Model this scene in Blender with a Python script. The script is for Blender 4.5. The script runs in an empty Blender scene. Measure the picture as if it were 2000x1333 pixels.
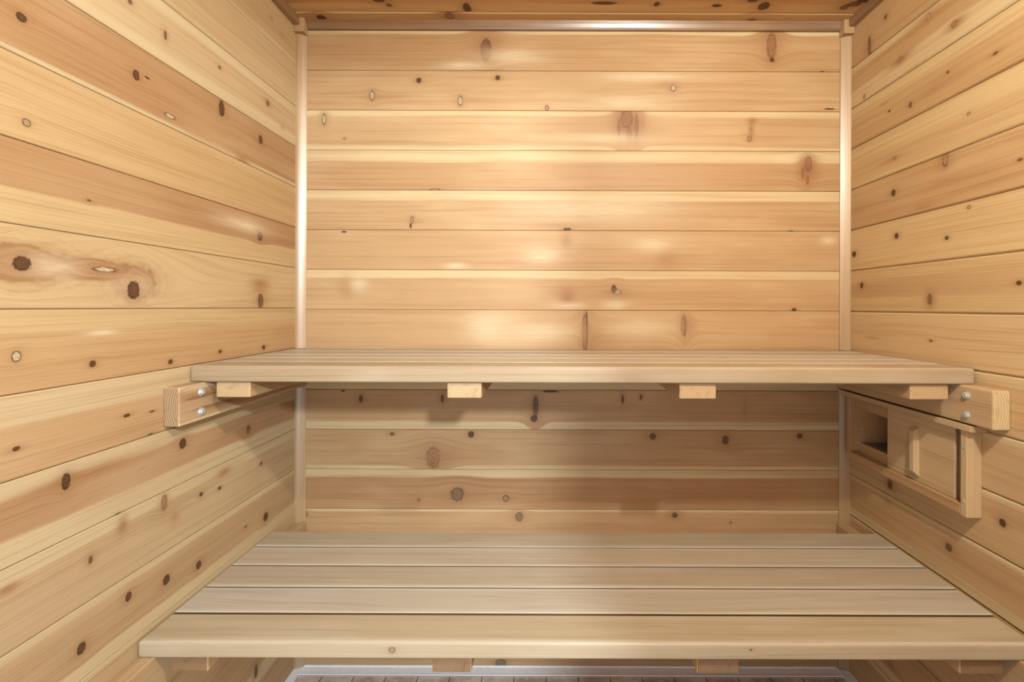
import bpy, bmesh, math, random
from mathutils import Vector

# ---------------------------------------------------------------- camera, world, lamps, exposure
S = bpy.context.scene
COL = S.collection
FPX = 850.0                    # focal length in pixels of a 2000 px wide frame
D = 1.47                       # distance from the lens to the back wall, metres
U = D / FPX                    # one reference pixel at the back wall, metres
ROLL = 0.0035
VPX, VPY = 1069.0, 600.0       # where the room's depth lines meet
FLOOR_Y = 704.0                # floor below the lens, in units of U

cam_d = bpy.data.cameras.new('camera')
cam = bpy.data.objects.new('camera', cam_d); COL.objects.link(cam)
cam_d.sensor_fit = 'HORIZONTAL'; cam_d.sensor_width = 36.0; cam_d.lens = FPX / 2000 * 36.0
cam_d.shift_x = -(VPX - 1000) / 2000.0
cam_d.shift_y = (VPY - 666.5) / 2000.0
cam_d.clip_start = 0.02
cam.rotation_mode = 'XYZ'
cam.rotation_euler = (math.pi / 2, -ROLL, 0)
cam.location = (0, 0, FLOOR_Y * U)
S.camera = cam

W = bpy.data.worlds.new('world'); S.world = W; W.use_nodes = True
W.node_tree.nodes['Background'].inputs[0].default_value = (0.80, 0.88, 1.0, 1)
W.node_tree.nodes['Background'].inputs[1].default_value = 3.0

def lamp(name, loc, power, radius, color):
    l = bpy.data.lights.new(name, 'POINT'); l.energy = power; l.shadow_soft_size = radius; l.color = color
    o = bpy.data.objects.new(name, l); COL.objects.link(o); o.location = loc
    return o
def w3(X, Y, d): return Vector((X * U, d * D, (FLOOR_Y - Y) * U))
# the sauna's own lamp: high beside the door, right of the lens
lamp('sauna_lamp', w3(265, -475, 0.07), 102.0, 0.03, (0.88, 0.95, 0.92))
# the lamp of the room outside, shining in through the doorway
lamp('room_lamp', w3(325, -374, -0.70), 360.0, 0.075, (0.80, 0.92, 1.0))

S.view_settings.view_transform = 'Standard'; S.view_settings.look = 'None'
S.view_settings.gamma = 1.0; S.view_settings.use_curve_mapping = False
S.view_settings.exposure = -0.55
S.cycles.max_bounces = 10; S.cycles.diffuse_bounces = 7

# ---------------------------------------------------------------- photograph pixel -> point on a surface of the room
WL, WR, CEIL = -488.0, 587.0, -554.0
def rel(px, py):
    dx, dy = px - VPX, py - VPY
    return dx + ROLL * dy, dy - ROLL * dx

# ---------------------------------------------------------------- colours
def lin(c):
    return tuple((v/255/12.92 if v/255 <= .04045 else ((v/255+.055)/1.055)**2.4) for v in c) + (1,)
def pig(c, k=.64, s=.03):
    """wood pigment: a little darker and greyer than the colour it shows between bright wooden walls"""
    r = lin(c)[:3]; g = .3 * r[0] + .55 * r[1] + .15 * r[2]
    return tuple(k * t * (v * (1 - s) + g * s) for v, t in zip(r, (.985, 1.03, 1.03))) + (1,)

# ---------------------------------------------------------------- node helpers
def math_node(nt, op, a, b=None, c=None, clamp=False):
    n = nt.nodes.new('ShaderNodeMath'); n.operation = op; n.use_clamp = clamp
    for i, v in enumerate((a, b, c)):
        if v is None: continue
        if isinstance(v, (int, float)): n.inputs[i].default_value = v
        else: nt.links.new(v, n.inputs[i])
    return n.outputs[0]
def vmath(nt, op, a, b=None, out=0):
    n = nt.nodes.new('ShaderNodeVectorMath'); n.operation = op
    for i, v in enumerate((a, b)):
        if v is None: continue
        if isinstance(v, tuple): n.inputs[i].default_value = v
        else: nt.links.new(v, n.inputs[i])
    return n.outputs[out]
def mixc(nt, f, a, b, mode='MIX'):
    n = nt.nodes.new('ShaderNodeMix'); n.data_type = 'RGBA'; n.blend_type = mode
    for k, v in ((0, f), (6, a), (7, b)):
        if isinstance(v, (int, float)): n.inputs[k].default_value = v
        elif isinstance(v, tuple): n.inputs[k].default_value = v
        else: nt.links.new(v, n.inputs[k])
    return n.outputs[2]
def noise(nt, vec, scale=1.0, detail=2.0, rough=.5):
    n = nt.nodes.new('ShaderNodeTexNoise'); n.noise_dimensions = '3D'
    nt.links.new(vec, n.inputs['Vector']); n.inputs['Scale'].default_value = scale
    n.inputs['Detail'].default_value = detail; n.inputs['Roughness'].default_value = rough
    return n.outputs[0]
def sstep(nt, x, lo, hi):
    n = nt.nodes.new('ShaderNodeMapRange'); n.interpolation_type = 'SMOOTHSTEP'
    nt.links.new(x, n.inputs[0]) if not isinstance(x, (int, float)) else None
    for i, v in ((1, lo), (2, hi)):
        if isinstance(v, (int, float)): n.inputs[i].default_value = v
        else: nt.links.new(v, n.inputs[i])
    return n.outputs[0]

# group: grain lines bend around a knot
def make_warp_group():
    g = bpy.data.node_groups.new('grain_bend', 'ShaderNodeTree')
    I = g.interface
    I.new_socket('P', in_out='INPUT', socket_type='NodeSocketVector')
    I.new_socket('Centre', in_out='INPUT', socket_type='NodeSocketVector')
    I.new_socket('Size', in_out='INPUT', socket_type='NodeSocketVector')
    I.new_socket('P', in_out='OUTPUT', socket_type='NodeSocketVector')
    gi = g.nodes.new('NodeGroupInput'); go = g.nodes.new('NodeGroupOutput')
    dlt = vmath(g, 'SUBTRACT', gi.outputs[0], gi.outputs[1])
    big = vmath(g, 'MULTIPLY', gi.outputs[2], (3.6, 2.2, 1))
    q = vmath(g, 'DIVIDE', dlt, big)
    q = vmath(g, 'MULTIPLY', q, (1, 1, 0))
    r = vmath(g, 'LENGTH', q, out=1)
    w = math_node(g, 'EXPONENT', math_node(g, 'MULTIPLY', math_node(g, 'MULTIPLY', r, r), -1.0))
    mv = vmath(g, 'MULTIPLY', dlt, (0, -0.75, 0))
    n = g.nodes.new('ShaderNodeVectorMath'); n.operation = 'SCALE'
    g.links.new(mv, n.inputs[0]); g.links.new(w, n.inputs[3])
    res = vmath(g, 'ADD', gi.outputs[0], n.outputs[0])
    g.links.new(res, go.inputs[0])
    return g
# group: colours of one knot
def make_knot_group():
    g = bpy.data.node_groups.new('knot', 'ShaderNodeTree')
    I = g.interface
    for nm, t in (('Color', 'Color'), ('P', 'Vector'), ('Centre', 'Vector'), ('Size', 'Vector'), ('Core', 'Color'),
                  ('Core Amount', 'Float'), ('Rim', 'Color'), ('Rim Amount', 'Float'), ('Halo', 'Color'), ('Halo Amount', 'Float'), ('Halo Size', 'Float')):
        I.new_socket(nm, in_out='INPUT', socket_type='NodeSocket' + t)
    I.new_socket('Color', in_out='OUTPUT', socket_type='NodeSocketColor')
    gi = g.nodes.new('NodeGroupInput'); go = g.nodes.new('NodeGroupOutput'); o = gi.outputs
    dlt = vmath(g, 'SUBTRACT', o[1], o[2])
    q = vmath(g, 'MULTIPLY', vmath(g, 'DIVIDE', dlt, o[3]), (1, 1, 0))
    nz = noise(g, vmath(g, 'ADD', vmath(g, 'MULTIPLY', q, (1.1, 1.1, 0)), o[2]), 1.7, 3, .6)
    r0 = vmath(g, 'LENGTH', q, out=1)
    r = math_node(g, 'ADD', r0, math_node(g, 'MULTIPLY', math_node(g, 'SUBTRACT', nz, .5), .9))
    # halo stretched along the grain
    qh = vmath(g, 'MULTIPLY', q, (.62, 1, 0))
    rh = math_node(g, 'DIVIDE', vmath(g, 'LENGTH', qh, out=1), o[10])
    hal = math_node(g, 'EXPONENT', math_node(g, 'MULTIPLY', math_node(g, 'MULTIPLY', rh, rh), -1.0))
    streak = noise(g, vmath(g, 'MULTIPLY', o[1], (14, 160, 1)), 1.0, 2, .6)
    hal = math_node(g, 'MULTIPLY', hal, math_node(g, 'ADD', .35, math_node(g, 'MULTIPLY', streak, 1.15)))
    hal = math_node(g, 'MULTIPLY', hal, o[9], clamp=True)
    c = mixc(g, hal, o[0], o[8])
    # rings around the knot
    rr = math_node(g, 'SINE', math_node(g, 'MULTIPLY', r, 17.0))
    ringw = math_node(g, 'EXPONENT', math_node(g, 'MULTIPLY', math_node(g, 'POWER', math_node(g, 'SUBTRACT', r, 1.35), 2), -5.0))
    ringf = math_node(g, 'MULTIPLY', math_node(g, 'MULTIPLY', math_node(g, 'MAXIMUM', rr, 0.0), ringw), math_node(g, 'MULTIPLY', o[7], .45), clamp=True)
    c = mixc(g, ringf, c, o[8])
    core = sstep(g, r, 1.06, .88)
    n = [x for x in g.nodes if x.type == 'MAP_RANGE'][-1]
    n.inputs[1].default_value = .88; n.inputs[2].default_value = 1.06; n.inputs[3].default_value = 1; n.inputs[4].default_value = 0
    cc = mixc(g, math_node(g, 'MULTIPLY', math_node(g, 'ADD', rr, 1.0), .30), o[4], o[6])
    c = mixc(g, math_node(g, 'MULTIPLY', core, o[5]), c, cc)
    e = math_node(g, 'DIVIDE', math_node(g, 'SUBTRACT', r, .98), .16)
    rim = math_node(g, 'EXPONENT', math_node(g, 'MULTIPLY', math_node(g, 'MULTIPLY', e, e), -1.0))
    c = mixc(g, math_node(g, 'MULTIPLY', rim, o[7], clamp=True), c, o[6])
    g.links.new(c, go.inputs[0])
    return g
WARP, KNOT = make_warp_group(), make_knot_group()

DK = pig((58, 34, 20)); DK2 = pig((92, 60, 38)); BR = pig((150, 98, 58)); HB = pig((168, 116, 72)); CR = pig((238, 208, 164)); GY = pig((122, 98, 78))
#        core, amount, rim, amount, halo, amount, size
KT = {'D': (pig((112, 72, 44)), .95, DK, .75, HB, .55, 1.7),
      'd': (pig((112, 74, 46)), .8, pig((84, 54, 34)), .5, HB, .55, 1.9),
      'W': (pig((240, 214, 172)), .95, pig((92, 62, 40)), .85, HB, .35, 1.8),
      'R': (pig((200, 158, 112)), .6, pig((74, 52, 38)), .85, HB, .3, 1.6),
      'B': (pig((172, 118, 74)), .75, pig((122, 78, 46)), .5, HB, .6, 1.7),
      'C': (pig((170, 118, 76)), .75, pig((120, 76, 46)), .35, HB, .4, 1.4),
      'G': (pig((150, 120, 92)), .8, pig((96, 74, 56)), .6, HB, .4, 1.6),
      'K': (pig((70, 44, 28)), .9, pig((70, 44, 28)), .3, HB, .3, 1.3),
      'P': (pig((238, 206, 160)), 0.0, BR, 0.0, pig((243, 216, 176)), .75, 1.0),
      'H': (pig((186, 138, 92)), .92, pig((150, 104, 66)), .35, HB, .25, 1.1),
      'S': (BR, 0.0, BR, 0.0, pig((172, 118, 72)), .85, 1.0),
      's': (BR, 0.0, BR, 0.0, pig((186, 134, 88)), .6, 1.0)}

SAP = (236, 205, 158); HEART = (206, 160, 112)
_wn = [0]
def wood(name, h=.135, sap=SAP, heart=HEART, top=0.0, bot=0.0, knots=(), cath=.5, grain=1.0, rough=.50, spec=.28, seed=None, soft=.03, wavy=.05):
    """A sawn board. UV in metres: u along the board, v across it. knots: (u, v, ru, rv, type)."""
    _wn[0] += 1
    sd = seed if seed is not None else _wn[0] * 3.71
    m = bpy.data.materials.new(name); m.use_nodes = True; nt = m.node_tree
    bs = nt.nodes['Principled BSDF']
    uvn = nt.nodes.new('ShaderNodeUVMap'); uvn.uv_map = 'UVMap'
    P0 = uvn.outputs[0]
    P = P0
    for k in knots:
        if k[4] in 'PsS': continue
        g = nt.nodes.new('ShaderNodeGroup'); g.node_tree = WARP
        nt.links.new(P, g.inputs[0]); g.inputs[1].default_value = (k[0], k[1], 0); g.inputs[2].default_value = (max(k[2], .004), max(k[3], .004), 1)
        P = g.outputs[0]
    Ps = vmath(nt, 'ADD', P, (0, 0, sd))
    wob = noise(nt, vmath(nt, 'MULTIPLY', Ps, (1.3, 5, 1)), 1.0, 1.5)
    sep = nt.nodes.new('ShaderNodeSeparateXYZ'); nt.links.new(P, sep.inputs[0])
    wv = math_node(nt, 'MULTIPLY', math_node(nt, 'SUBTRACT', wob, .5), .05 * cath)
    v = math_node(nt, 'ADD', sep.outputs[1], wv)
    cmb = nt.nodes.new('ShaderNodeCombineXYZ')
    nt.links.new(sep.outputs[0], cmb.inputs[0]); nt.links.new(v, cmb.inputs[1]); cmb.inputs[2].default_value = sd
    G = cmb.outputs[0]
    n1 = noise(nt, vmath(nt, 'MULTIPLY', G, (1.6, 75, 1)), 1.0, 3, .6)
    n2 = noise(nt, vmath(nt, 'MULTIPLY', G, (7, 420, 1)), 1.0, 2, .5)
    bl = noise(nt, vmath(nt, 'MULTIPLY', Ps, (3.2, 9, 1)), 1.0, 2, .5)
    line = math_node(nt, 'SINE', math_node(nt, 'ADD', math_node(nt, 'MULTIPLY', v, 900.0), math_node(nt, 'MULTIPLY', n1, 9.0)))
    line = math_node(nt, 'POWER', math_node(nt, 'MULTIPLY', math_node(nt, 'ADD', line, 1.0), .5), 3.0)
    # sapwood bands along the edges
    tn = noise(nt, vmath(nt, 'MULTIPLY', Ps, (2.0, .1, 1)), 1.0, 2)
    t = math_node(nt, 'ADD', math_node(nt, 'DIVIDE', sep.outputs[1], h), math_node(nt, 'MULTIPLY', math_node(nt, 'SUBTRACT', tn, .5), wavy * 2))
    col = pig(heart)
    if top > 0: col = mixc(nt, sstep(nt, t, 1 - top - soft, 1 - top + soft), col, pig(sap))
    if bot > 0:
        f = sstep(nt, t, bot - soft, bot + soft)
        col = mixc(nt, math_node(nt, 'SUBTRACT', 1.0, f), col, pig(sap))
    # broad tone, streaks, annual lines, fibres
    f = math_node(nt, 'MULTIPLY', sstep(nt, bl, .42, .75), .55)
    col = mixc(nt, f, col, pig(tuple((a + b) / 2 + 4 for a, b in zip(sap, heart))))
    f = math_node(nt, 'MULTIPLY', sstep(nt, n1, .42, .80), .55 * grain)
    col = mixc(nt, f, col, (.74, .66, .56, 1), 'MULTIPLY')
    f = math_node(nt, 'MULTIPLY', math_node(nt, 'MULTIPLY', line, sstep(nt, n1, .3, .7)), .38 * grain)
    col = mixc(nt, f, col, (.72, .60, .48, 1), 'MULTIPLY')
    f = math_node(nt, 'MULTIPLY', sstep(nt, n2, .45, .85), .30 * grain)
    col = mixc(nt, f, col, (.80, .74, .66, 1), 'MULTIPLY')
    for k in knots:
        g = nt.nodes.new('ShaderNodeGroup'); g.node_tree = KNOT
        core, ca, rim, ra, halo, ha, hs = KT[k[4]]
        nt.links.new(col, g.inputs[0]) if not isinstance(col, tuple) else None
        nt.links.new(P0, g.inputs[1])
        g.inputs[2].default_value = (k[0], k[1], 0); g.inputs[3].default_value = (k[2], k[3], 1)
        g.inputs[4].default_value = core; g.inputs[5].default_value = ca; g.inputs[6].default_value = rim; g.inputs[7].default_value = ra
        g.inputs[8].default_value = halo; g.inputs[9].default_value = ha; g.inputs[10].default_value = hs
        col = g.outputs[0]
    nt.links.new(col, bs.inputs['Base Color'])
    bs.inputs['Roughness'].default_value = rough
    bs.inputs['Specular IOR Level'].default_value = spec
    bp = nt.nodes.new('ShaderNodeBump'); bp.inputs['Strength'].default_value = .12; bp.inputs['Distance'].default_value = .002
    nt.links.new(math_node(nt, 'ADD', n1, math_node(nt, 'MULTIPLY', n2, .6)), bp.inputs['Height']); nt.links.new(bp.outputs[0], bs.inputs['Normal'])
    return m

def end_grain(name, col=(226, 190, 142), line=(196, 148, 98), cx=0.0, cy=.03, freq=1500.0):
    m = bpy.data.materials.new(name); m.use_nodes = True; nt = m.node_tree; bs = nt.nodes['Principled BSDF']
    uvn = nt.nodes.new('ShaderNodeUVMap'); uvn.uv_map = 'UVMap'
    p = vmath(nt, 'SUBTRACT', uvn.outputs[0], (cx, cy, 0))
    r = vmath(nt, 'LENGTH', p, out=1)
    nz = noise(nt, vmath(nt, 'ADD', vmath(nt, 'MULTIPLY', uvn.outputs[0], (60, 60, 1)), (0, 0, cx * 90)), 1.0, 3)
    s = math_node(nt, 'SINE', math_node(nt, 'ADD', math_node(nt, 'MULTIPLY', r, freq), math_node(nt, 'MULTIPLY', nz, 7.0)))
    c = mixc(nt, math_node(nt, 'MULTIPLY', math_node(nt, 'ADD', s, 1), .5), pig(col), pig(line))
    c = mixc(nt, math_node(nt, 'MULTIPLY', sstep(nt, nz, .5, .8), .5), c, pig(tuple(x * .86 for x in line)))
    nt.links.new(c, bs.inputs['Base Color']); bs.inputs['Roughness'].default_value = .7
    return m
def plain(name, col, rough=.5, metal=0.0):
    m = bpy.data.materials.new(name); m.use_nodes = True; nt = m.node_tree; bs = nt.nodes['Principled BSDF']
    tc = nt.nodes.new('ShaderNodeTexCoord')
    nz = noise(nt, tc.outputs['Object'], 60.0, 3)
    c = mixc(nt, math_node(nt, 'MULTIPLY', nz, .35), lin(col), lin(tuple(x * .78 for x in col)))
    nt.links.new(c, bs.inputs['Base Color']); bs.inputs['Roughness'].default_value = rough; bs.inputs['Metallic'].default_value = metal
    return m

# ---------------------------------------------------------------- mesh helpers
def link(name, bm, mats, parent=None):
    me = bpy.data.meshes.new(name); bm.normal_update(); bm.to_mesh(me); bm.free()
    for m in mats: me.materials.append(m)
    o = bpy.data.objects.new(name, me); COL.objects.link(o)
    if parent is not None:
        o.parent = parent
        o.matrix_parent_inverse = parent.matrix_basis.inverted()
    return o
def tag(o, label=None, cat=None, group=None, kind=None):
    for k, v in (('label', label), ('category', cat), ('group', group), ('kind', kind)):
        if v: o[k] = v
    return o
def empty(name, loc):
    o = bpy.data.objects.new(name, None); COL.objects.link(o); o.location = loc; o.empty_display_size = .05
    return o
def bevel(bm, w, seg=3):
    if w > 0: bmesh.ops.bevel(bm, geom=bm.edges[:] + bm.verts[:], offset=w, segments=seg, profile=.6, affect='EDGES', clamp_overlap=True)
def map_bar(bm, axis, voff=None, uoff=0.0):
    """UV in metres along the bar; end faces get slot 1 and centred coordinates."""
    uv = bm.loops.layers.uv.new('UVMap')
    lo = [min(v.co[i] for v in bm.verts) for i in range(3)]; hi = [max(v.co[i] for v in bm.verts) for i in range(3)]
    oth = [i for i in range(3) if i != axis]
    for f in bm.faces:
        n = f.normal; k = max(range(3), key=lambda i: abs(n[i]))
        f.smooth = False
        for l in f.loops:
            c = l.vert.co
            if k == axis:
                l[uv].uv = (c[oth[0]] - (lo[oth[0]] + hi[oth[0]]) / 2, c[oth[1]] - (lo[oth[1]] + hi[oth[1]]) / 2)
            else:
                a = [i for i in oth if i != k][0]
                l[uv].uv = (c[axis] + uoff, c[a] - lo[a] + ((.3 if k == 1 else 0) if voff is None else voff))
        if k == axis: f.material_index = 1
def box_bm(x0, x1, y0, y1, z0, z1, bev=.003, seg=3):
    bm = bmesh.new()
    vs = [bm.verts.new((x, y, z)) for z in (z0, z1) for (x, y) in ((x0, y0), (x1, y0), (x1, y1), (x0, y1))]
    for q in ((3, 2, 1, 0), (4, 5, 6, 7), (0, 1, 5, 4), (1, 2, 6, 5), (2, 3, 7, 6), (3, 0, 4, 7)): bm.faces.new([vs[i] for i in q])
    bm.normal_update(); bevel(bm, bev, seg); bm.normal_update()
    return bm
EDGE = wood('slat_gap_shade', .089, heart=(120, 88, 60), sap=(150, 112, 78), cath=.5, rough=.7, spec=.2)  # dark shade of the gaps between slats, painted on the slat faces
def bar(name, X0, X1, d0, d1, Y0, Y1, axis, mats, parent=None, bev=.003, seg=3, voff=0.0, uoff=0.0, shade=True):
    """Box between room coordinates: X across (units of U), d depth (fraction of D), Y down (units of U)."""
    bm = box_bm(X0 * U, X1 * U, d0 * D, d1 * D, (FLOOR_Y - Y1) * U, (FLOOR_Y - Y0) * U, bev, seg)
    map_bar(bm, axis, voff, uoff)
    o = link(name, bm, mats, parent)
    return o
def prism(name, prof, axis, a0, a1, mats, parent=None):
    """Extrude a closed profile of the two other axes along axis. prof: list of (p, q)."""
    bm = bmesh.new()
    def pt(p, q, a):
        c = [0, 0, 0]; o = [i for i in range(3) if i != axis]; c[axis] = a; c[o[0]] = p; c[o[1]] = q; return c
    A = [bm.verts.new(pt(p, q, a0)) for p, q in prof]; B = [bm.verts.new(pt(p, q, a1)) for p, q in prof]
    n = len(prof)
    for i in range(n): bm.faces.new((A[i], A[(i+1) % n], B[(i+1) % n], B[i]))
    bm.faces.new(A[::-1]); bm.faces.new(B)
    bmesh.ops.recalc_face_normals(bm, faces=bm.faces[:]); bm.normal_update()
    map_bar(bm, axis, 0.0)
    return link(name, bm, mats, parent)

# ---------------------------------------------------------------- plank surfaces of the room
# each plank: (sap_top, sap_bottom, sap colour, heart colour, cathedral)
def planked(name, wall, edges, specs, knots, chamf, gap, thick=.02, a0=0.0, a1=1.0, hole=None):
    """wall: 'back' | 'left' | 'right' | 'ceiling'. edges: plank edge positions in metres, rising.
    One closed mesh; every plank has its own material slot."""
    depth = chamf + .003
    prof = []   # (v, inset, plank index of the strip that starts here)
    strips = []
    for i in range(len(edges) - 1):
        a, b = edges[i], edges[i+1] - gap
        pts = [(a, depth), (a, chamf), (a + chamf * 1.2, 0), (b - chamf * 1.2, 0), (b, chamf), (b, depth)]
        pts = [(p, max(0, q)) for p, q in pts]
        for j in range(len(pts) - 1): strips.append((pts[j], pts[j+1], i))
        if i < len(edges) - 2: strips.append((pts[-1], (edges[i+1], depth), i))
    last = strips[-1][1]
    def pos(v, inset, a):
        if wall == 'back': return (a, D + inset, v)
        if wall == 'left': return (WL * U - inset, a, v)
        if wall == 'right': return (WR * U + inset, a, v)
        return (a, v, (FLOOR_Y - CEIL) * U + inset)
    bm = bmesh.new(); uv = bm.loops.layers.uv.new('UVMap')
    cache = {}
    def V(p, a):
        k = (round(p[0], 6), round(p[1], 6), a)
        if k not in cache: cache[k] = bm.verts.new(pos(p[0], p[1], a))
        return cache[k]
    def quad(p, q, u0, u1, idx):
        f = bm.faces.new((V(p, u0), V(p, u1), V(q, u1), V(q, u0)))
        f.material_index = idx
        for l, (uu, vv) in zip(f.loops, ((u0, p[0]), (u1, p[0]), (u1, q[0]), (u0, q[0]))):
            l[uv].uv = (uu, vv - edges[idx])
        return f
    for p, q, i in strips: quad(p, q, a0, a1, i)
    back0, back1 = (edges[0], thick), last and (last[0], thick)
    n = len(edges) - 2
    quad(back0, strips[0][0], a0, a1, 0); quad(last, back1, a0, a1, n); quad(back1, back0, a0, a1, n)
    for a in (a0, a1):
        loop = [V(strips[0][0], a)] + [V(s[1], a) for s in strips] + [V(back1, a), V(back0, a)]
        f = bm.faces.new(loop); f.material_index = 0
        for l in f.loops: l[uv].uv = (a, .05)
    bmesh.ops.recalc_face_normals(bm, faces=bm.faces[:])
    mats = []
    for i in range(len(edges) - 1):
        sp = specs.get(i, specs['*'][i % len(specs['*'])])
        kk = []
        for (u, v, ru, rv, t) in knots:
            if edges[i] - .002 <= v < edges[i+1] - .002: kk.append((u, v - edges[i], ru, rv, t))
        mats.append(wood('%s_board' % name, edges[i+1] - edges[i], knots=kk[:18], **sp))
    o = link(name, bm, mats); o['kind'] = 'structure'
    return o

def on_back(L):
    out = []
    for px, py, rx, ry, t in L:
        X, Y = rel(px, py); out.append((X * U, (FLOOR_Y - Y) * U, rx * U, ry * U, t))
    return out
def on_side(L, XW):
    out = []
    for px, py, rx, ry, t in L:
        X, Y = rel(px, py); d = XW / X
        out.append((d * D, (FLOOR_Y - Y * d) * U, abs(rx * d * d / XW) * D, ry * d * U, t))
    return out
def on_ceil(L):
    out = []
    for px, py, rx, ry, t in L:
        X, Y = rel(px, py); d = CEIL / Y
        out.append((X * d * U, d * D, rx * d * U, abs(ry * d * d / CEIL) * D, t))
    return out

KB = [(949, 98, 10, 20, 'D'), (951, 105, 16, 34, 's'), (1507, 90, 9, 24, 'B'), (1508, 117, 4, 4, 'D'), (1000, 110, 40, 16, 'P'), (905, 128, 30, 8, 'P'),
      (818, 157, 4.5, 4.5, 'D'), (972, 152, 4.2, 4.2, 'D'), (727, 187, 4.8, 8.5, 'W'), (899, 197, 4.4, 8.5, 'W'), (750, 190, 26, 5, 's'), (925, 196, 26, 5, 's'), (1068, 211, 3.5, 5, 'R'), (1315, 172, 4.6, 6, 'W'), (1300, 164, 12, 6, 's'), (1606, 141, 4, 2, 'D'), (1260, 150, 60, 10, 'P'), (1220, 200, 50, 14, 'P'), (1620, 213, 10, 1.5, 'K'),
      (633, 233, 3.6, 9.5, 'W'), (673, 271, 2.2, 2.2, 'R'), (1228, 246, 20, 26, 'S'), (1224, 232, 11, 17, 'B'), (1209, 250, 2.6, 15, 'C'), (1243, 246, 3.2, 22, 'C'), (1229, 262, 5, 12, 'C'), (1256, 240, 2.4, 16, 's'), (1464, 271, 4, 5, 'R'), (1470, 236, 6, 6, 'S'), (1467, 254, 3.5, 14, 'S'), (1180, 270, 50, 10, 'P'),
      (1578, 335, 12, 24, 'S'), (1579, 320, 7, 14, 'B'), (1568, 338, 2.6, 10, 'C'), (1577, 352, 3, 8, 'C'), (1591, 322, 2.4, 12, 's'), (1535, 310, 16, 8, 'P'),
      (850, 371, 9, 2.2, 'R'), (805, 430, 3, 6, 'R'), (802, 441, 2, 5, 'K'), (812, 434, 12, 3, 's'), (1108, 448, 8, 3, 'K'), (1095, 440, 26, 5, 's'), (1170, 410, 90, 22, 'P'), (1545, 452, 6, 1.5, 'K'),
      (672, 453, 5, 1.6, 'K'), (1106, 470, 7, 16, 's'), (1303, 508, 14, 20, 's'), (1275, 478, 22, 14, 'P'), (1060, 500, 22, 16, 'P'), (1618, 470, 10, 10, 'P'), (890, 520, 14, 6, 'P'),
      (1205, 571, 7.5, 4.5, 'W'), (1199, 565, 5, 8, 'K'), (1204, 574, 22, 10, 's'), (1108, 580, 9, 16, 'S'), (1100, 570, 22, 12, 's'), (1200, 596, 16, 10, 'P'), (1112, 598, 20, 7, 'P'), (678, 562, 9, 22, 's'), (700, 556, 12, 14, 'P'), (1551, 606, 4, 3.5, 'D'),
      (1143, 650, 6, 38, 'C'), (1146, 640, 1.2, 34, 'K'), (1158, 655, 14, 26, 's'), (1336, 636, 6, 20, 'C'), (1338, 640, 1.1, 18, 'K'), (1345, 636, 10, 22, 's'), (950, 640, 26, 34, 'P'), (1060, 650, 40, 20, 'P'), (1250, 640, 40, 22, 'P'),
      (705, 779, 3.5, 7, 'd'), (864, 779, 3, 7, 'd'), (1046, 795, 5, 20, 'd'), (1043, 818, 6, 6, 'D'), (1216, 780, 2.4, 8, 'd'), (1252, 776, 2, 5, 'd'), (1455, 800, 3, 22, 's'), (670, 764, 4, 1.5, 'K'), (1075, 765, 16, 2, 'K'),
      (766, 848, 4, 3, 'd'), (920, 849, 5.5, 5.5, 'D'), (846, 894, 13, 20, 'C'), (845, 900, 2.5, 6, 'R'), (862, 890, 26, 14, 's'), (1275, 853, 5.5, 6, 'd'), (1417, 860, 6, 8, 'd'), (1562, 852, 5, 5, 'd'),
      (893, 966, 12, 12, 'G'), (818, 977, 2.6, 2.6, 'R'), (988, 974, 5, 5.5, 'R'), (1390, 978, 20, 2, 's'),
      (597, 1005, 3.8, 4, 'R'), (1014, 1010, 7, 8, 'G'), (1318, 1007, 5, 5, 'd'), (1427, 1021, 2.2, 2.2, 'R'), (978, 1296, 10, 7, 'G')]
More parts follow.
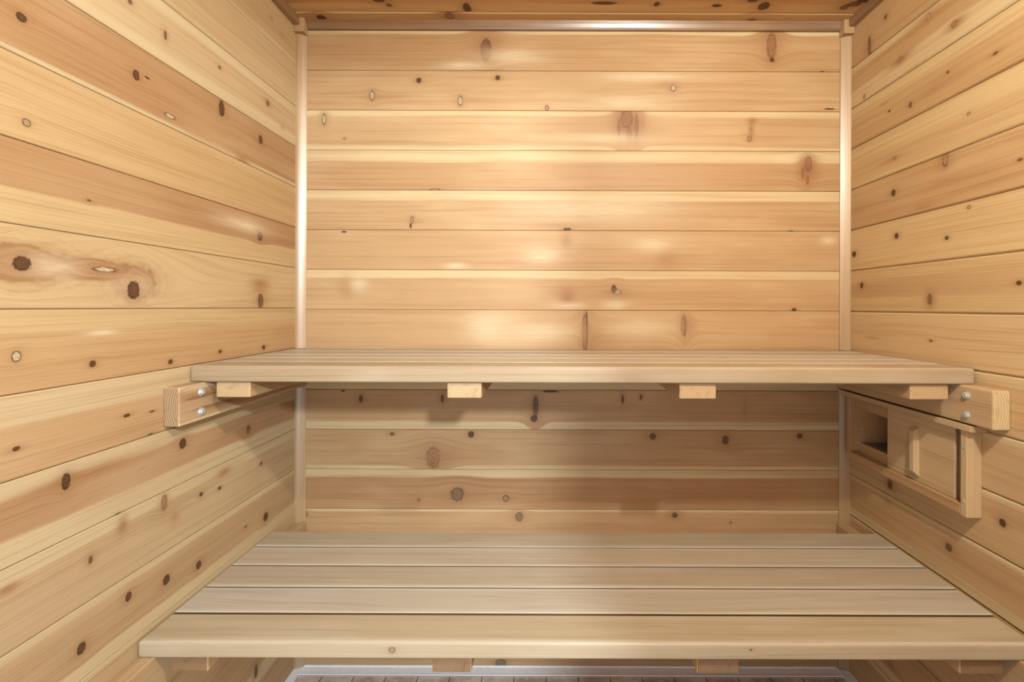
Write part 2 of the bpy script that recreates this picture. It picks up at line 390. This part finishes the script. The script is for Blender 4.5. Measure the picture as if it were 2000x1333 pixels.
KL = [(433, 212, 5, 14, 'D'), (266, 147, 6, 9, 'D'), (288, 152, 5, 2, 'K'), (42, 34, 10, 8, 'D'), (509, 273, 3.4, 7.5, 'D'), (474, 313, 8, 8, 'S'), (332, 227, 10, 3.4, 'W'), (323, 69, 2.6, 8, 'd'), (429, 132, 2.2, 3, 'd'), (523, 202, 2.6, 5, 'd'), (254, 3, 4, 5, 'd'), (552, 247, 3, 6, 's'),
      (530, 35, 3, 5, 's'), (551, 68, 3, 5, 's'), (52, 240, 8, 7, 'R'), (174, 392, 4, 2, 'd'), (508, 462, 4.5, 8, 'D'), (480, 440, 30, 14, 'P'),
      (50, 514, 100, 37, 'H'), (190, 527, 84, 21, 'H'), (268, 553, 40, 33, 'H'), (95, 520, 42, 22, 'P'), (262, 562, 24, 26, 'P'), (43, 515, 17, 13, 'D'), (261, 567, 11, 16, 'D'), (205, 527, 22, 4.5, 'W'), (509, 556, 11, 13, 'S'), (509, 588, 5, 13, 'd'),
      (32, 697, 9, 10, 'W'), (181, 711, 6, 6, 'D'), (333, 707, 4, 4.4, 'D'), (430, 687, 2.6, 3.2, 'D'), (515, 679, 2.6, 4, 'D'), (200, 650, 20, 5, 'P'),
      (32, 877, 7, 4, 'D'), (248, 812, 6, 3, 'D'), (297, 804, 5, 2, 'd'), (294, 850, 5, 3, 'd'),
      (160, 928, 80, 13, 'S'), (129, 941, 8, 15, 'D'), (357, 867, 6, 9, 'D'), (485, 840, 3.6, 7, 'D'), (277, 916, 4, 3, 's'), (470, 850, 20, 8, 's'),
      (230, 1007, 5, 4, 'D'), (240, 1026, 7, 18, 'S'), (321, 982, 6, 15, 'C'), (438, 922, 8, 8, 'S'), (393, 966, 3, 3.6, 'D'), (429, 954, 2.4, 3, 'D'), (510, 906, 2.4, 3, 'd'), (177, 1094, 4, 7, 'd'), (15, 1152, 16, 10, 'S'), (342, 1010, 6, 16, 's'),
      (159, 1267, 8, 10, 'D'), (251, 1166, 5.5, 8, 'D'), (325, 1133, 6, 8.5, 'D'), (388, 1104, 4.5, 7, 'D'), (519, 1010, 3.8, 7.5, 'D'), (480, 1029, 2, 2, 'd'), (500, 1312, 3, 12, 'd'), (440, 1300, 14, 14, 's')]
KR = [(1813, 33, 3.2, 5.5, 'W'), (1820, 24, 30, 12, 's'), (1864, 47, 5.5, 6, 'R'), (1866, 46, 12, 9, 'S'), (1758, 117, 3, 5, 'W'), (1758, 117, 14, 8, 'S'), (1698, 92, 3, 20, 'K'), (1694, 98, 7, 20, 's'), (1730, 33, 2.4, 4, 'd'), (1688, 189, 1.6, 4, 'R'),
      (1851, 141, 2.2, 2.4, 'D'), (1778, 205, 2.6, 5, 'D'), (1737, 217, 2, 2, 'D'), (1944, 104, 5, 3, 'd'), (1726, 203, 6, 3, 's'), (1830, 170, 40, 14, 's'), (1892, 222, 3.4, 2.6, 'R'), (1747, 309, 3.2, 3, 'R'), (1740, 312, 16, 6, 's'),
      (1846, 312, 5, 13, 'R'), (1845, 312, 9, 14, 's'), (1745, 377, 3.6, 6, 'D'), (1992, 312, 5, 3, 'd'), (1803, 403, 14, 8, 's'), (1850, 355, 50, 12, 's'), (1892, 405, 3, 3.2, 'R'), (1751, 461, 3.4, 5, 'D'), (1849, 465, 3, 3.4, 'D'), (1668, 497, 3.4, 5, 'D'),
      (1683, 558, 2.6, 5, 'D'), (1816, 585, 4, 10, 'D'), (1816, 585, 7, 18, 's'), (1990, 553, 5, 4, 'D'), (1818, 666, 3, 2, 'd'), (1703, 660, 8, 3, 's'), (1958, 1022, 6, 7, 'D'), (1853, 1070, 6, 7, 'd'), (1738, 947, 4.5, 8, 'd'), (1734, 982, 5, 8, 's'), (1740, 1300, 6, 6, 'S')]
KC = [(628, 35, 8, 5, 'D'), (878, 31, 9, 6, 'D'), (880, 32, 24, 9, 's'), (912, 15, 7, 8, 'D'), (1466, 43, 9, 6, 'D'), (1475, 44, 24, 7, 's'), (1492, 12, 10, 7, 'D'), (1400, 11, 10, 3, 'K'), (1283, 8, 5, 4, 'D'), (1180, 6, 24, 3, 'K'), (1668, 8, 14, 5, 'K'), (1650, 14, 8, 5, 'd'), (760, 10, 5, 3, 'd'), (740, 1, 10, 3, 'D'), (1470, 1, 9, 3, 'D'), (1690, 1, 16, 4, 'K')]

def zedges(y0, step, kmin, kmax, lo, hi):
    """plank edges (metres above the floor), bottom to top"""
    zs = sorted((FLOOR_Y - (y0 + step * k)) * U for k in range(kmin, kmax + 1))
    zs = [z for z in zs if lo + .02 < z < hi - .02]
    return [lo] + zs + [hi]
TOPZ = (FLOOR_Y - CEIL) * U
eb = zedges(-461.9, 77.98, -2, 15, 0.0, TOPZ)
el = zedges(-465.5, 78.15, -2, 15, 0.0, TOPZ)
er = zedges(-465.0, 78.6, -2, 15, 0.0, TOPZ)
def by_course(edges, y0, step, table, star):
    """table is keyed by the course k (the plank whose TOP edge is groove k)"""
    out = {'*': star}
    for i in range(len(edges) - 1):
        yt = FLOOR_Y - edges[i+1] / U
        k = round((yt - y0) / step)
        if k in table: out[i] = table[k]
    return out
H0 = (208, 162, 114); H1 = (214, 170, 122); H2 = (200, 152, 106); L0 = (236, 204, 156); L1 = (230, 192, 140); L2 = (240, 212, 168)
star = [dict(heart=H1, sap=L0, top=.12), dict(heart=H0, sap=L0, bot=.2)]
TB = {-1: dict(heart=H0, sap=L0, top=.10, wavy=.07, cath=.4), 0: dict(heart=H1, sap=L0, cath=.5), 1: dict(heart=H1, sap=L0, top=.15, bot=.12, cath=.4, soft=.05),
      2: dict(heart=H0, sap=L0, top=.30, cath=.3), 3: dict(heart=H1, sap=L0, top=.26, wavy=.03, cath=.3), 4: dict(heart=H1, sap=L0, cath=.25, grain=.8),
      5: dict(heart=H1, sap=L0, top=.22, wavy=.04, cath=.3), 6: dict(heart=(218, 174, 126), sap=L0, cath=.3, grain=.8), 7: dict(heart=H0, sap=L0, bot=.20, cath=.3),
      8: dict(heart=H0, sap=L0, bot=.20, wavy=.02, cath=.3), 9: dict(heart=H0, sap=L0, bot=.10, cath=.3), 10: dict(heart=H2, sap=L0, top=.20, cath=.5), 11: dict(heart=H1, sap=L0, top=.06, cath=.3)}
TL = {-1: dict(heart=(216, 180, 131), sap=(222, 192, 147), bot=.1), 0: dict(heart=(214, 179, 132), sap=(222, 192, 147), cath=1.6, top=.05), 1: dict(heart=(212, 175, 130), sap=(222, 192, 147), top=.22, bot=.3, soft=.1), 2: dict(heart=(190, 143, 98), sap=(222, 192, 147), bot=.06, cath=.5, wavy=.01, grain=1.2),
      3: dict(heart=(212, 171, 120), sap=(218, 182, 132), cath=1.8, grain=1.2), 4: dict(heart=(190, 143, 98), sap=(218, 182, 132), bot=.42, wavy=.12, cath=.6), 5: dict(heart=(218, 182, 133), sap=(222, 192, 147), cath=.8), 6: dict(heart=(207, 162, 113), sap=(218, 182, 132), top=.35, soft=.12, cath=.5),
      7: dict(heart=(209, 165, 118), sap=(222, 192, 147), top=.38, soft=.05, cath=.4), 8: dict(heart=(194, 149, 105), sap=(222, 192, 147), top=.24, bot=.30, wavy=.1, cath=.5), 9: dict(heart=(209, 173, 130), sap=(222, 192, 147), top=.2, cath=.5), 10: dict(heart=(201, 162, 118), sap=(222, 192, 147), top=.12, bot=.2, cath=.6), 11: dict(heart=(207, 169, 124), sap=(222, 192, 147), top=.1, cath=.5)}
TR = {-1: dict(heart=(215, 170, 118), sap=L0, cath=.8), 0: dict(heart=(211, 166, 114), sap=L0, top=.14, bot=.42, soft=.06, wavy=.1, cath=.6), 1: dict(heart=(215, 172, 120), sap=(232, 196, 142), top=.30, wavy=.06, cath=.9), 2: dict(heart=(223, 182, 130), sap=(234, 198, 144), top=.45, bot=.15, wavy=.06, cath=.9),
      3: dict(heart=(215, 170, 120), sap=L0, cath=.9), 4: dict(heart=(235, 196, 142), sap=L0, cath=.7), 5: dict(heart=(217, 174, 124), sap=(230, 192, 138), top=.3, bot=.33, soft=.06, cath=.7), 6: dict(heart=(235, 196, 146), sap=L0, cath=1.6), 7: dict(heart=(227, 186, 134), sap=L0, top=.2, cath=.6)}
wall_back = planked('wall_back', 'back', eb, by_course(eb, -461.9, 77.98, TB, star), on_back(KB), .0012, .0012, a0=WL * U, a1=WR * U)
wall_left = planked('wall_left', 'left', el, by_course(el, -465.5, 78.15, TL, star), on_side(KL, WL), .0014, .0012, a0=-.12, a1=D)
TR.update({8: dict(heart=(226, 186, 136), sap=L0, top=.12, cath=.9), 9: dict(heart=(224, 184, 134), sap=L0, top=.1, cath=.8), 10: dict(heart=(216, 172, 122), sap=L0, bot=.2, top=.1, cath=.6), 11: dict(heart=(220, 176, 126), sap=L0, cath=.6)})
wall_right = planked('wall_right', 'right', er, by_course(er, -465.0, 78.6, TR, star), on_side(KR, WR), .0030, .0020, a0=-.12, a1=D)
ce = sorted([D] + [.9635 * D - .1348 * k for k in range(0, 13)]); ce = [c for c in ce if c > -.12]; ce = [-.12] + ce
cspec = {'*': [dict(heart=(214, 160, 102), sap=(232, 186, 128), top=.08), dict(heart=(212, 158, 100), sap=(230, 182, 124), bot=.25)]}
cn = len(ce) - 1
cspec[cn - 1] = dict(heart=(216, 164, 106), sap=(238, 198, 142), bot=.13, wavy=.0, cath=.5)
cspec[cn - 2] = dict(heart=(206, 152, 96), sap=(226, 176, 118), top=.32, wavy=.18, cath=.6)
ceiling = planked('ceiling', 'ceiling', ce, cspec, on_ceil(KC), .0030, .0018, a0=WL * U, a1=WR * U)

# wall with the doorway, behind the lens
def wall_front():
    m = [wood('front_board', 2.2, heart=(222, 178, 126), sap=L0, cath=.5), ] * 2
    y0, y1 = -.14, -.10
    xl, xr, zh = -.62, 213 * U, (FLOOR_Y + 401) * U
    bm = bmesh.new()
    for (a, b, c, e) in ((WL * U - .02, xl, 0, TOPZ), (xr, WR * U + .02, 0, TOPZ), (xl, xr, zh, TOPZ)):
        t = box_bm(a, b, y0, y1, c, e, 0); me = bpy.data.meshes.new('t'); t.to_mesh(me); t.free(); bm.from_mesh(me); bpy.data.meshes.remove(me)
    bm.normal_update(); map_bar(bm, 0, 0.0)
    return tag(link('wall_front', bm, m), kind='structure')
wall_front()

# ---------------------------------------------------------------- floor
fm = bpy.data.materials.new('floor_tile'); fm.use_nodes = True; nt = fm.node_tree; bs = nt.nodes['Principled BSDF']
tc = nt.nodes.new('ShaderNodeTexCoord')
a = noise(nt, vmath(nt, 'MULTIPLY', tc.outputs['Object'], (9, 14, 1)), 1.0, 6, .65)
b = noise(nt, vmath(nt, 'MULTIPLY', tc.outputs['Object'], (40, 55, 1)), 1.0, 4, .6)
c = mixc(nt, sstep(nt, a, .35, .65), lin((158, 134, 114)), lin((206, 188, 170)))
c = mixc(nt, math_node(nt, 'MULTIPLY', sstep(nt, b, .5, .75), .5), c, lin((220, 206, 190)))
br = nt.nodes.new('ShaderNodeTexBrick'); br.offset = 0; br.inputs['Scale'].default_value = 1.0
br.inputs['Brick Width'].default_value = .105; br.inputs['Row Height'].default_value = .105; br.inputs['Mortar Size'].default_value = .0016
nt.links.new(tc.outputs['Object'], br.inputs['Vector'])
c = mixc(nt, br.outputs['Fac'], c, lin((84, 70, 60)))
nt.links.new(c, bs.inputs['Base Color']); bs.inputs['Roughness'].default_value = .45
bm = box_bm(WL * U - .02, WR * U + .02, -.14, D + .02, -.02, 0.0, 0)
tag(link('floor', bm, [fm]), kind='structure')
# white metal edging round the floor, raised lips on both edges
mt = bpy.data.materials.new('white_metal_edging'); mt.use_nodes = True; nt = mt.node_tree; bs = nt.nodes['Principled BSDF']
tc = nt.nodes.new('ShaderNodeTexCoord')
a = noise(nt, tc.outputs['Object'], 160.0, 2, .5); b = noise(nt, vmath(nt, 'MULTIPLY', tc.outputs['Object'], (14, 14, 14)), 1.0, 3)
c = mixc(nt, b, lin((240, 240, 240)), lin((222, 222, 224)))
c = mixc(nt, sstep(nt, a, .70, .74), c, lin((50, 48, 46)))
nt.links.new(c, bs.inputs['Base Color']); bs.inputs['Roughness'].default_value = .35; bs.inputs['Metallic'].default_value = 0
mlip = plain('white_metal_lip', (240, 240, 240), .3, .1)
def edging(name, x0, x1, y0, y1, lips):
    bm = box_bm(x0, x1, y0, y1, .0, .003, 0)
    for (a, b, c, e) in lips:
        t = box_bm(a, b, c, e, .0, .0065, .001, 2); 
        for f in t.faces: f.material_index = 1
        me = bpy.data.meshes.new('t'); t.to_mesh(me); t.free(); bm.from_mesh(me); bpy.data.meshes.remove(me)
    return tag(link(name, bm, [mt, mlip]), kind='structure')
xl, xr, yb = (WL + 18) * U, (WR - 22) * U, .973 * D
edging('trim_1', xl, xr, yb, D, [(xl, xr, yb, yb + .003), (xl, xr, D - .004, D)])
edging('trim_2', WL * U, xl, -.10, D, [(xl - .003, xl, -.10, D - .0)])
edging('trim_3', xr, WR * U, -.10, D, [(xr, xr + .003, -.10, D - .0)])

# ---------------------------------------------------------------- wooden corner trims
TW = wood('trim_wood', .03, heart=(204, 164, 118), sap=(222, 186, 142), top=.0, cath=.3, rough=.36, spec=1.0, grain=1.2)
TW2 = wood('trim_wood_shaded', .03, heart=(150, 108, 70), sap=(206, 164, 118), cath=.3, rough=.34, spec=1.0, grain=1.6)  # ceiling trims: their shade is put into this darker copy of the trim wood
TWE = end_grain('trim_end', (206, 162, 112), (176, 130, 84))
TD = .0105                      # trims stand this far off the wall (fraction of D)
def vprof(side):
    # seen from above: long face along the back wall, one chamfer towards the room
    s = 1 if side == 'left' else -1
    x0 = (WL if side == 'left' else WR) * U
    w, t = 17.5 * U, TD * D
    arc = [(x0 + s * w * (.10 + .90 * q), D - t * (1 - .62 * q - .10 * q * q)) for q in [i / 8 for i in range(9)]]
    if side == 'left':
        arc = [(x0 + s * w * (.22 + .78 * q), D - t * (1 - .50 * q - .42 * q * q)) for q in [i / 8 for i in range(9)]]
    return [(x0, D), (x0, D - t)] + arc + [(x0 + s * w, D)]
tn = [4]
def vtrim(side, Y0, Y1):
    p = prism('trim_%d' % tn[0], vprof(side), 2, (FLOOR_Y - Y1) * U, (FLOOR_Y - Y0) * U, [TW, TWE]); tn[0] += 1
    p['kind'] = 'structure'; return p
for side in ('left', 'right'):
    vtrim(side, -527, 82.3)
    vtrim(side, 155.2, 419.8)
    vtrim(side, 471.2, 701)
# along the ceiling
def ctrim(axis, prof, a0, a1, m):
    p = prism('trim_%d' % tn[0], prof, axis, a0, a1, [m, TWE]); tn[0] += 1; p['kind'] = 'structure'
zc, hb = TOPZ, 15 * U
ctrim(0, [(D, zc), (D - TD * D * 1.15, zc), (D - TD * D * 1.0, zc - hb * .4), (D - TD * D * .78, zc - hb * .8), (D - TD * D * .6, zc - hb), (D, zc - hb)], (WL + 19) * U, (WR - 19) * U, TW2)
for s, xw in ((1, WL * U), (-1, WR * U)):
    w = 11.3 * U
    pr = [(xw, zc), (xw, zc - hb), (xw + s * w * .9, zc - hb), (xw + s * w, zc - hb * .88), (xw + s * w, zc)]
    ctrim(1, pr, -.10, .9805 * D, TW2)
    # corner block: its lower corner is cut back towards the trim below
    x1 = xw + s * 19.5 * U
    bm = box_bm(min(xw, x1), max(xw, x1), .9805 * D, D, (FLOOR_Y + 527) * U, zc, .0022, 2)
    map_bar(bm, 2, 0.0)
    b = link('trim_%d' % tn[0], bm, [wood('block_wood', .05, heart=(208, 162, 114), sap=L0, cath=.2), TWE]); tn[0] += 1; b['kind'] = 'structure'

# ---------------------------------------------------------------- benches
BH = [(214, 194, 168), (208, 188, 168), (222, 204, 184), (212, 192, 172), (220, 200, 180), (214, 194, 172)]
def bench_wood(i, knots=(), cath=.8, heart=None, **k):
    return wood('bench_board', .089, heart=heart or BH[i % 6], sap=(230, 216, 196), top=.12 if i % 2 else 0, bot=.1, knots=knots, cath=cath, rough=.5, spec=.4, grain=.85, soft=.08, **k)
JW = wood('crosspiece_wood', .08, heart=(206, 164, 116), sap=L1, cath=.5)
def bench(name, label, edges, Yt, th, fd, joist_end, X0, X1, looks):
    root = empty(name, (0, edges[0] * D, (FLOOR_Y - Yt - th) * U))
    tag(root, label, 'bench')
    bpy.context.view_layer.update()
    se = end_grain('slat_end', (214, 176, 130), (180, 136, 92))
    for i in range(len(edges) - 1):
        g = .0042 / D
        # the front board is the near one; its v = 0 lies at its near edge
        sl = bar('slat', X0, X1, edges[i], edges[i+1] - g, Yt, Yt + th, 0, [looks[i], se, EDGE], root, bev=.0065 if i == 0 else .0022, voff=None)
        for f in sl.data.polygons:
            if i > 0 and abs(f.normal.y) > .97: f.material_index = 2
    for n, (a, b) in enumerate(((-455, -408), (-137.5, -90), (182, 232.5), (499, 552))):
        je = end_grain('crosspiece_end', *joist_end, cx=(-.012, .004, .0, .01)[n], cy=(.012, -.008, -.010, -.05)[n])
        bar('crosspiece', a, b, fd, .955 if name == 'upper_bench' else .905, Yt + th, Yt + th + 22, 1, [JW, je], root, bev=.004, voff=0.0)
    return root
up_edges = [.697, .758, .819, .880, .941, .985]
lo_edges = [.609, .6695, .731, .792, .8535, .9118]
uk = (FLOOR_Y)
up_looks = [bench_wood(i, cath=.6, heart=h) for i, h in enumerate(((192, 164, 130), (208, 186, 160), (214, 194, 168), (206, 184, 158), (212, 190, 164)))]
lo_looks = [bench_wood(0, knots=[((768 - VPX) * .609 * U, .319, .006, .0052, 'R'), ((1469 - VPX) * .609 * U, .322, .002, .0018, 'd')], cath=.7, heart=(208, 184, 150)),
            bench_wood(1, cath=2.6, heart=(212, 194, 172)), bench_wood(2, cath=.6, heart=(206, 184, 158)), bench_wood(3, cath=.4, heart=(214, 192, 166)), bench_wood(4, cath=.4, heart=(204, 182, 154))]
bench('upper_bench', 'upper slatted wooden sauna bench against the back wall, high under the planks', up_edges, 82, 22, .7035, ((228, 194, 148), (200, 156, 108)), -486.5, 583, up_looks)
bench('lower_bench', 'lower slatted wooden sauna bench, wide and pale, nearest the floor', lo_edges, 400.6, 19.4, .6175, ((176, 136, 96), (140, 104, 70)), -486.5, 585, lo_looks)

# ---------------------------------------------------------------- ledger boards that carry the benches, bolted to the side walls
STEEL = plain('zinc_steel', (206, 208, 206), .45, .6)
def hex_bolt(x, y, z, s, parent):
    """hexagon head with washer on a face that looks along s (+1 = towards +X)"""
    bm = bmesh.new()
    def cyl(r, x0, x1, n, rot=0.0, top=1.0):
        A = [bm.verts.new((x0, y + r * math.cos(rot + 2*math.pi*i/n), z + r * math.sin(rot + 2*math.pi*i/n))) for i in range(n)]
        B = [bm.verts.new((x1, y + r * top * math.cos(rot + 2*math.pi*i/n), z + r * top * math.sin(rot + 2*math.pi*i/n))) for i in range(n)]
        for i in range(n): bm.faces.new((A[i], A[(i+1) % n], B[(i+1) % n], B[i]))
        bm.faces.new(A[::-1]); bm.faces.new(B)
    cyl(.0092, x, x + s * .0014, 24)
    cyl(.0070, x + s * .0014, x + s * .0058, 6, .3)
    cyl(.0066, x + s * .0058, x + s * .0066, 6, .3, .86)
    bmesh.ops.recalc_face_normals(bm, faces=bm.faces[:])
    return link('bolt', bm, [STEEL], parent)
def ledger(side, level, label, Yt, df, mats, t, bolts):
    s = 1 if side == 'left' else -1
    xw = WL if side == 'left' else WR
    root = empty('ledger_board', (xw * U, df * D, (FLOOR_Y - Yt - 50.8) * U)); tag(root, label, 'ledger board', 'ledger boards carrying the benches')
    bpy.context.view_layer.update()
    xa, xb = sorted((xw, xw + s * t))
    bar('board', xa, xb, df, .9995, Yt, Yt + 50.8, 1, mats, root, bev=.004)
    for Yb in bolts[1]:
        hex_bolt((xw + s * t) * U, bolts[0] * D, (FLOOR_Y - Yb) * U, s, root)
LW = wood('ledger_wood_streaked', .088, heart=(206, 168, 128), sap=(230, 198, 156), top=.14, bot=.1, cath=3.0, grain=1.5, knots=[(.745 * D, .022, .05, .009, 'S'), (.70 * D, .062, .045, .008, 'S'), (.695 * D, .056, .045, .0035, 'C'), (.72 * D, .028, .055, .0035, 'C'), (.76 * D, .044, .05, .005, 'C'), (.78 * D, .05, .05, .010, 'S'), (.84 * D, .03, .05, .012, 's')])
LE = end_grain('ledger_end_weathered', (206, 170, 126), (160, 124, 86), cx=.09, cy=.0, freq=1300)
RW = wood('ledger_wood_tan', .088, heart=(218, 178, 134), sap=(232, 200, 152), top=.06, cath=.5)
RE = end_grain('ledger_end_pale', (240, 214, 170), (224, 186, 134), cx=-.09, cy=.0, freq=1100)
ledger('left', 'up', 'short thick board bolted to the left wall under the upper bench, weathered striped end', 104, .6507, [LW, LE], 20.3, (.692, (116.5, 142.8)))
ledger('right', 'up', 'short thick board bolted to the right wall above the vent, pale cream end', 104, .648, [RW, RE], 22.5, (.6885, (117, 143.4)))
LW2 = wood('ledger_wood_low', .088, heart=(204, 166, 122), sap=L0, cath=.8)
ledger('left', 'low', 'board fixed low on the left wall, carrying the left end of the lower bench', 420, .56, [LW2, LE], 20.3, (.575, (433, 459)))
ledger('right', 'low', 'board fixed low on the right wall, carrying the right end of the lower bench', 420, .56, [LW2, RE], 22, (.575, (433, 459)))

# ---------------------------------------------------------------- sliding vent on the right wall
vent = empty('wall_vent', (WR * U, .70 * D, (FLOOR_Y - 283) * U))
tag(vent, 'wooden sliding air vent in a frame on the right wall below the upper bench', 'vent')
bpy.context.view_layer.update()
VW = wood('vent_wood', .18, heart=(212, 166, 116), sap=(226, 188, 138), cath=.5)
VW2 = wood('vent_panel_wood', .18, heart=(230, 192, 144), sap=L0, cath=.9, grain=1.2)
VE = end_grain('vent_end', (226, 190, 142), (200, 156, 108), cx=.05)
VP_ = wood('vent_frame_pale', .03, heart=(226, 190, 144), sap=(238, 208, 162), cath=.3)
bar('top_cap', 562, WR, .680, .9885, 157, 165.2, 1, [VP_, VE], vent, bev=.0016, seg=2)
bar('bottom_rail', 566, WR, .7015, .9675, 267.7, 281.3, 1, [VW, VE], vent, bev=.0014, seg=2)
post = bar('end_post', 566, WR, .690, .7010, 165.3, 283, 2, [VP_, VE], vent, bev=.0022, seg=2)
bar('side_stile', 566, WR, .957, .9675, 165.3, 267.6, 2, [VW, VE], vent, bev=.0014, seg=2)
# screws of the end post
def screw(Xs, ds, Ys):
    bm = bmesh.new(); x = Xs * U; n = 20
    rings = [(.0042, 0.0), (.0040, -.0009), (.0018, -.0008), (.0012, .0)]
    prev = None
    for r, dx in rings:
        cur = [bm.verts.new((x + dx, ds * D + r * math.cos(2*math.pi*i/n), (FLOOR_Y - Ys) * U + r * math.sin(2*math.pi*i/n))) for i in range(n)]
        if prev:
            for i in range(n): bm.faces.new((prev[i], prev[(i+1) % n], cur[(i+1) % n], cur[i]))
        prev = cur
    bm.faces.new(prev); bmesh.ops.recalc_face_normals(bm, faces=bm.faces[:])
    return link('screw', bm, [STEEL], post)
screw(566, .6955, 188); screw(566, .6955, 262)
# backing board with the opening
def backing():
    x0, x1 = 579.5 * U, WR * U
    ys = (.712 * D, .80 * D, .9465 * D, .9570 * D); zs = [(FLOOR_Y - y) * U for y in (267.6, 249, 187.5, 165.3)]
    bm = bmesh.new()
    for i in range(3):
        for j in range(3):
            if i == 1 and j == 1: continue
            t = box_bm(x0, x1, ys[i], ys[i+1], zs[j], zs[j+1], 0); me = bpy.data.meshes.new('t'); t.to_mesh(me); t.free(); bm.from_mesh(me); bpy.data.meshes.remove(me)
    bmesh.ops.remove_doubles(bm, verts=bm.verts[:], dist=1e-5)
    # drop the inner walls shared by two blocks
    seen = {}
    for f in bm.faces[:]:
        k = frozenset(v.index for v in f.verts)
        seen.setdefault(k, []).append(f)
    dbl = [f for fs in seen.values() if len(fs) > 1 for f in fs]
    bmesh.ops.delete(bm, geom=dbl, context='FACES')
    bm.normal_update(); map_bar(bm, 1, 0.0)
    for f in bm.faces: f.material_index = 0
    return link('backing_board', bm, [VW, VE], vent)
backing()
bar('sliding_panel', 572.5, 576.2, .7185, .861, 165.6, 267.3, 1, [VW2, VE], vent, bev=.0008, seg=1)
panel = [o for o in vent.children if o.name.startswith('sliding_panel')][0]
def handle():
    x0, x1 = 572.5 * U, 562.7 * U
    ya, yb = .786 * D, .7955 * D
    zt, zb, ot, ob = [(FLOOR_Y - y) * U for y in (182.4, 260.2, 189, 251)]
    bm = bmesh.new()
    P = [(x0, zt), (x1, ot), (x1, ob), (x0, zb)]
    A = [bm.verts.new((x, ya, z)) for x, z in P]; B = [bm.verts.new((x, yb, z)) for x, z in P]
    for i in range(4): bm.faces.new((A[i], A[(i+1) % 4], B[(i+1) % 4], B[i]))
    bm.faces.new(A[::-1]); bm.faces.new(B); bmesh.ops.recalc_face_normals(bm, faces=bm.faces[:]); bm.normal_update()
    bevel(bm, .0008, 1); bm.normal_update(); map_bar(bm, 2, 0.0)
    for f in bm.faces: f.material_index = 0
    return link('handle', bm, [VP_, VE], panel)
handle()
# opening through the wall and the duct behind it
cut = link('cut', box_bm(579 * U, WR * U + .06, .80 * D - .004, .9465 * D + .004, (FLOOR_Y - 249) * U - .004, (FLOOR_Y - 187.5) * U + .004, 0), [])
md = wall_right.modifiers.new('cut', 'BOOLEAN'); md.operation = 'DIFFERENCE'; md.object = cut; md.solver = 'EXACT'
bpy.context.view_layer.update()
dg = bpy.context.evaluated_depsgraph_get()
nm = bpy.data.meshes.new_from_object(wall_right.evaluated_get(dg)); wall_right.modifiers.clear(); wall_right.data = nm
bpy.data.objects.remove(cut)
def duct():
    DW = plain('duct_dark_wood', (176, 128, 82), .7); DG = plain('duct_grey_metal', (112, 112, 112), .5, .3)
    x0, x1 = WR * U, WR * U + .085
    y0, y1 = .80 * D, .9465 * D; z0, z1 = (FLOOR_Y - 249) * U, (FLOOR_Y - 187.5) * U; t = .004
    bm = bmesh.new()
    for k, (a, b, c, e, f_, g) in enumerate(((x0, x1, y0 - t, y1 + t, z0 - t, z0), (x0, x1, y0 - t, y1 + t, z1, z1 + t), (x0, x1, y0 - t, y0, z0, z1), (x0, x1, y1, y1 + t, z0, z1), (x1, x1 + t, y0 - t, y1 + t, z0 - t, z1 + t))):
        tt = box_bm(a, b, c, e, f_, g, 0)
        for f in tt.faces: f.material_index = 1 if k == 0 else 0
        me = bpy.data.meshes.new('t'); tt.to_mesh(me); tt.free(); bm.from_mesh(me); bpy.data.meshes.remove(me)
    return link('duct', bm, [DW, DG], vent)
duct()
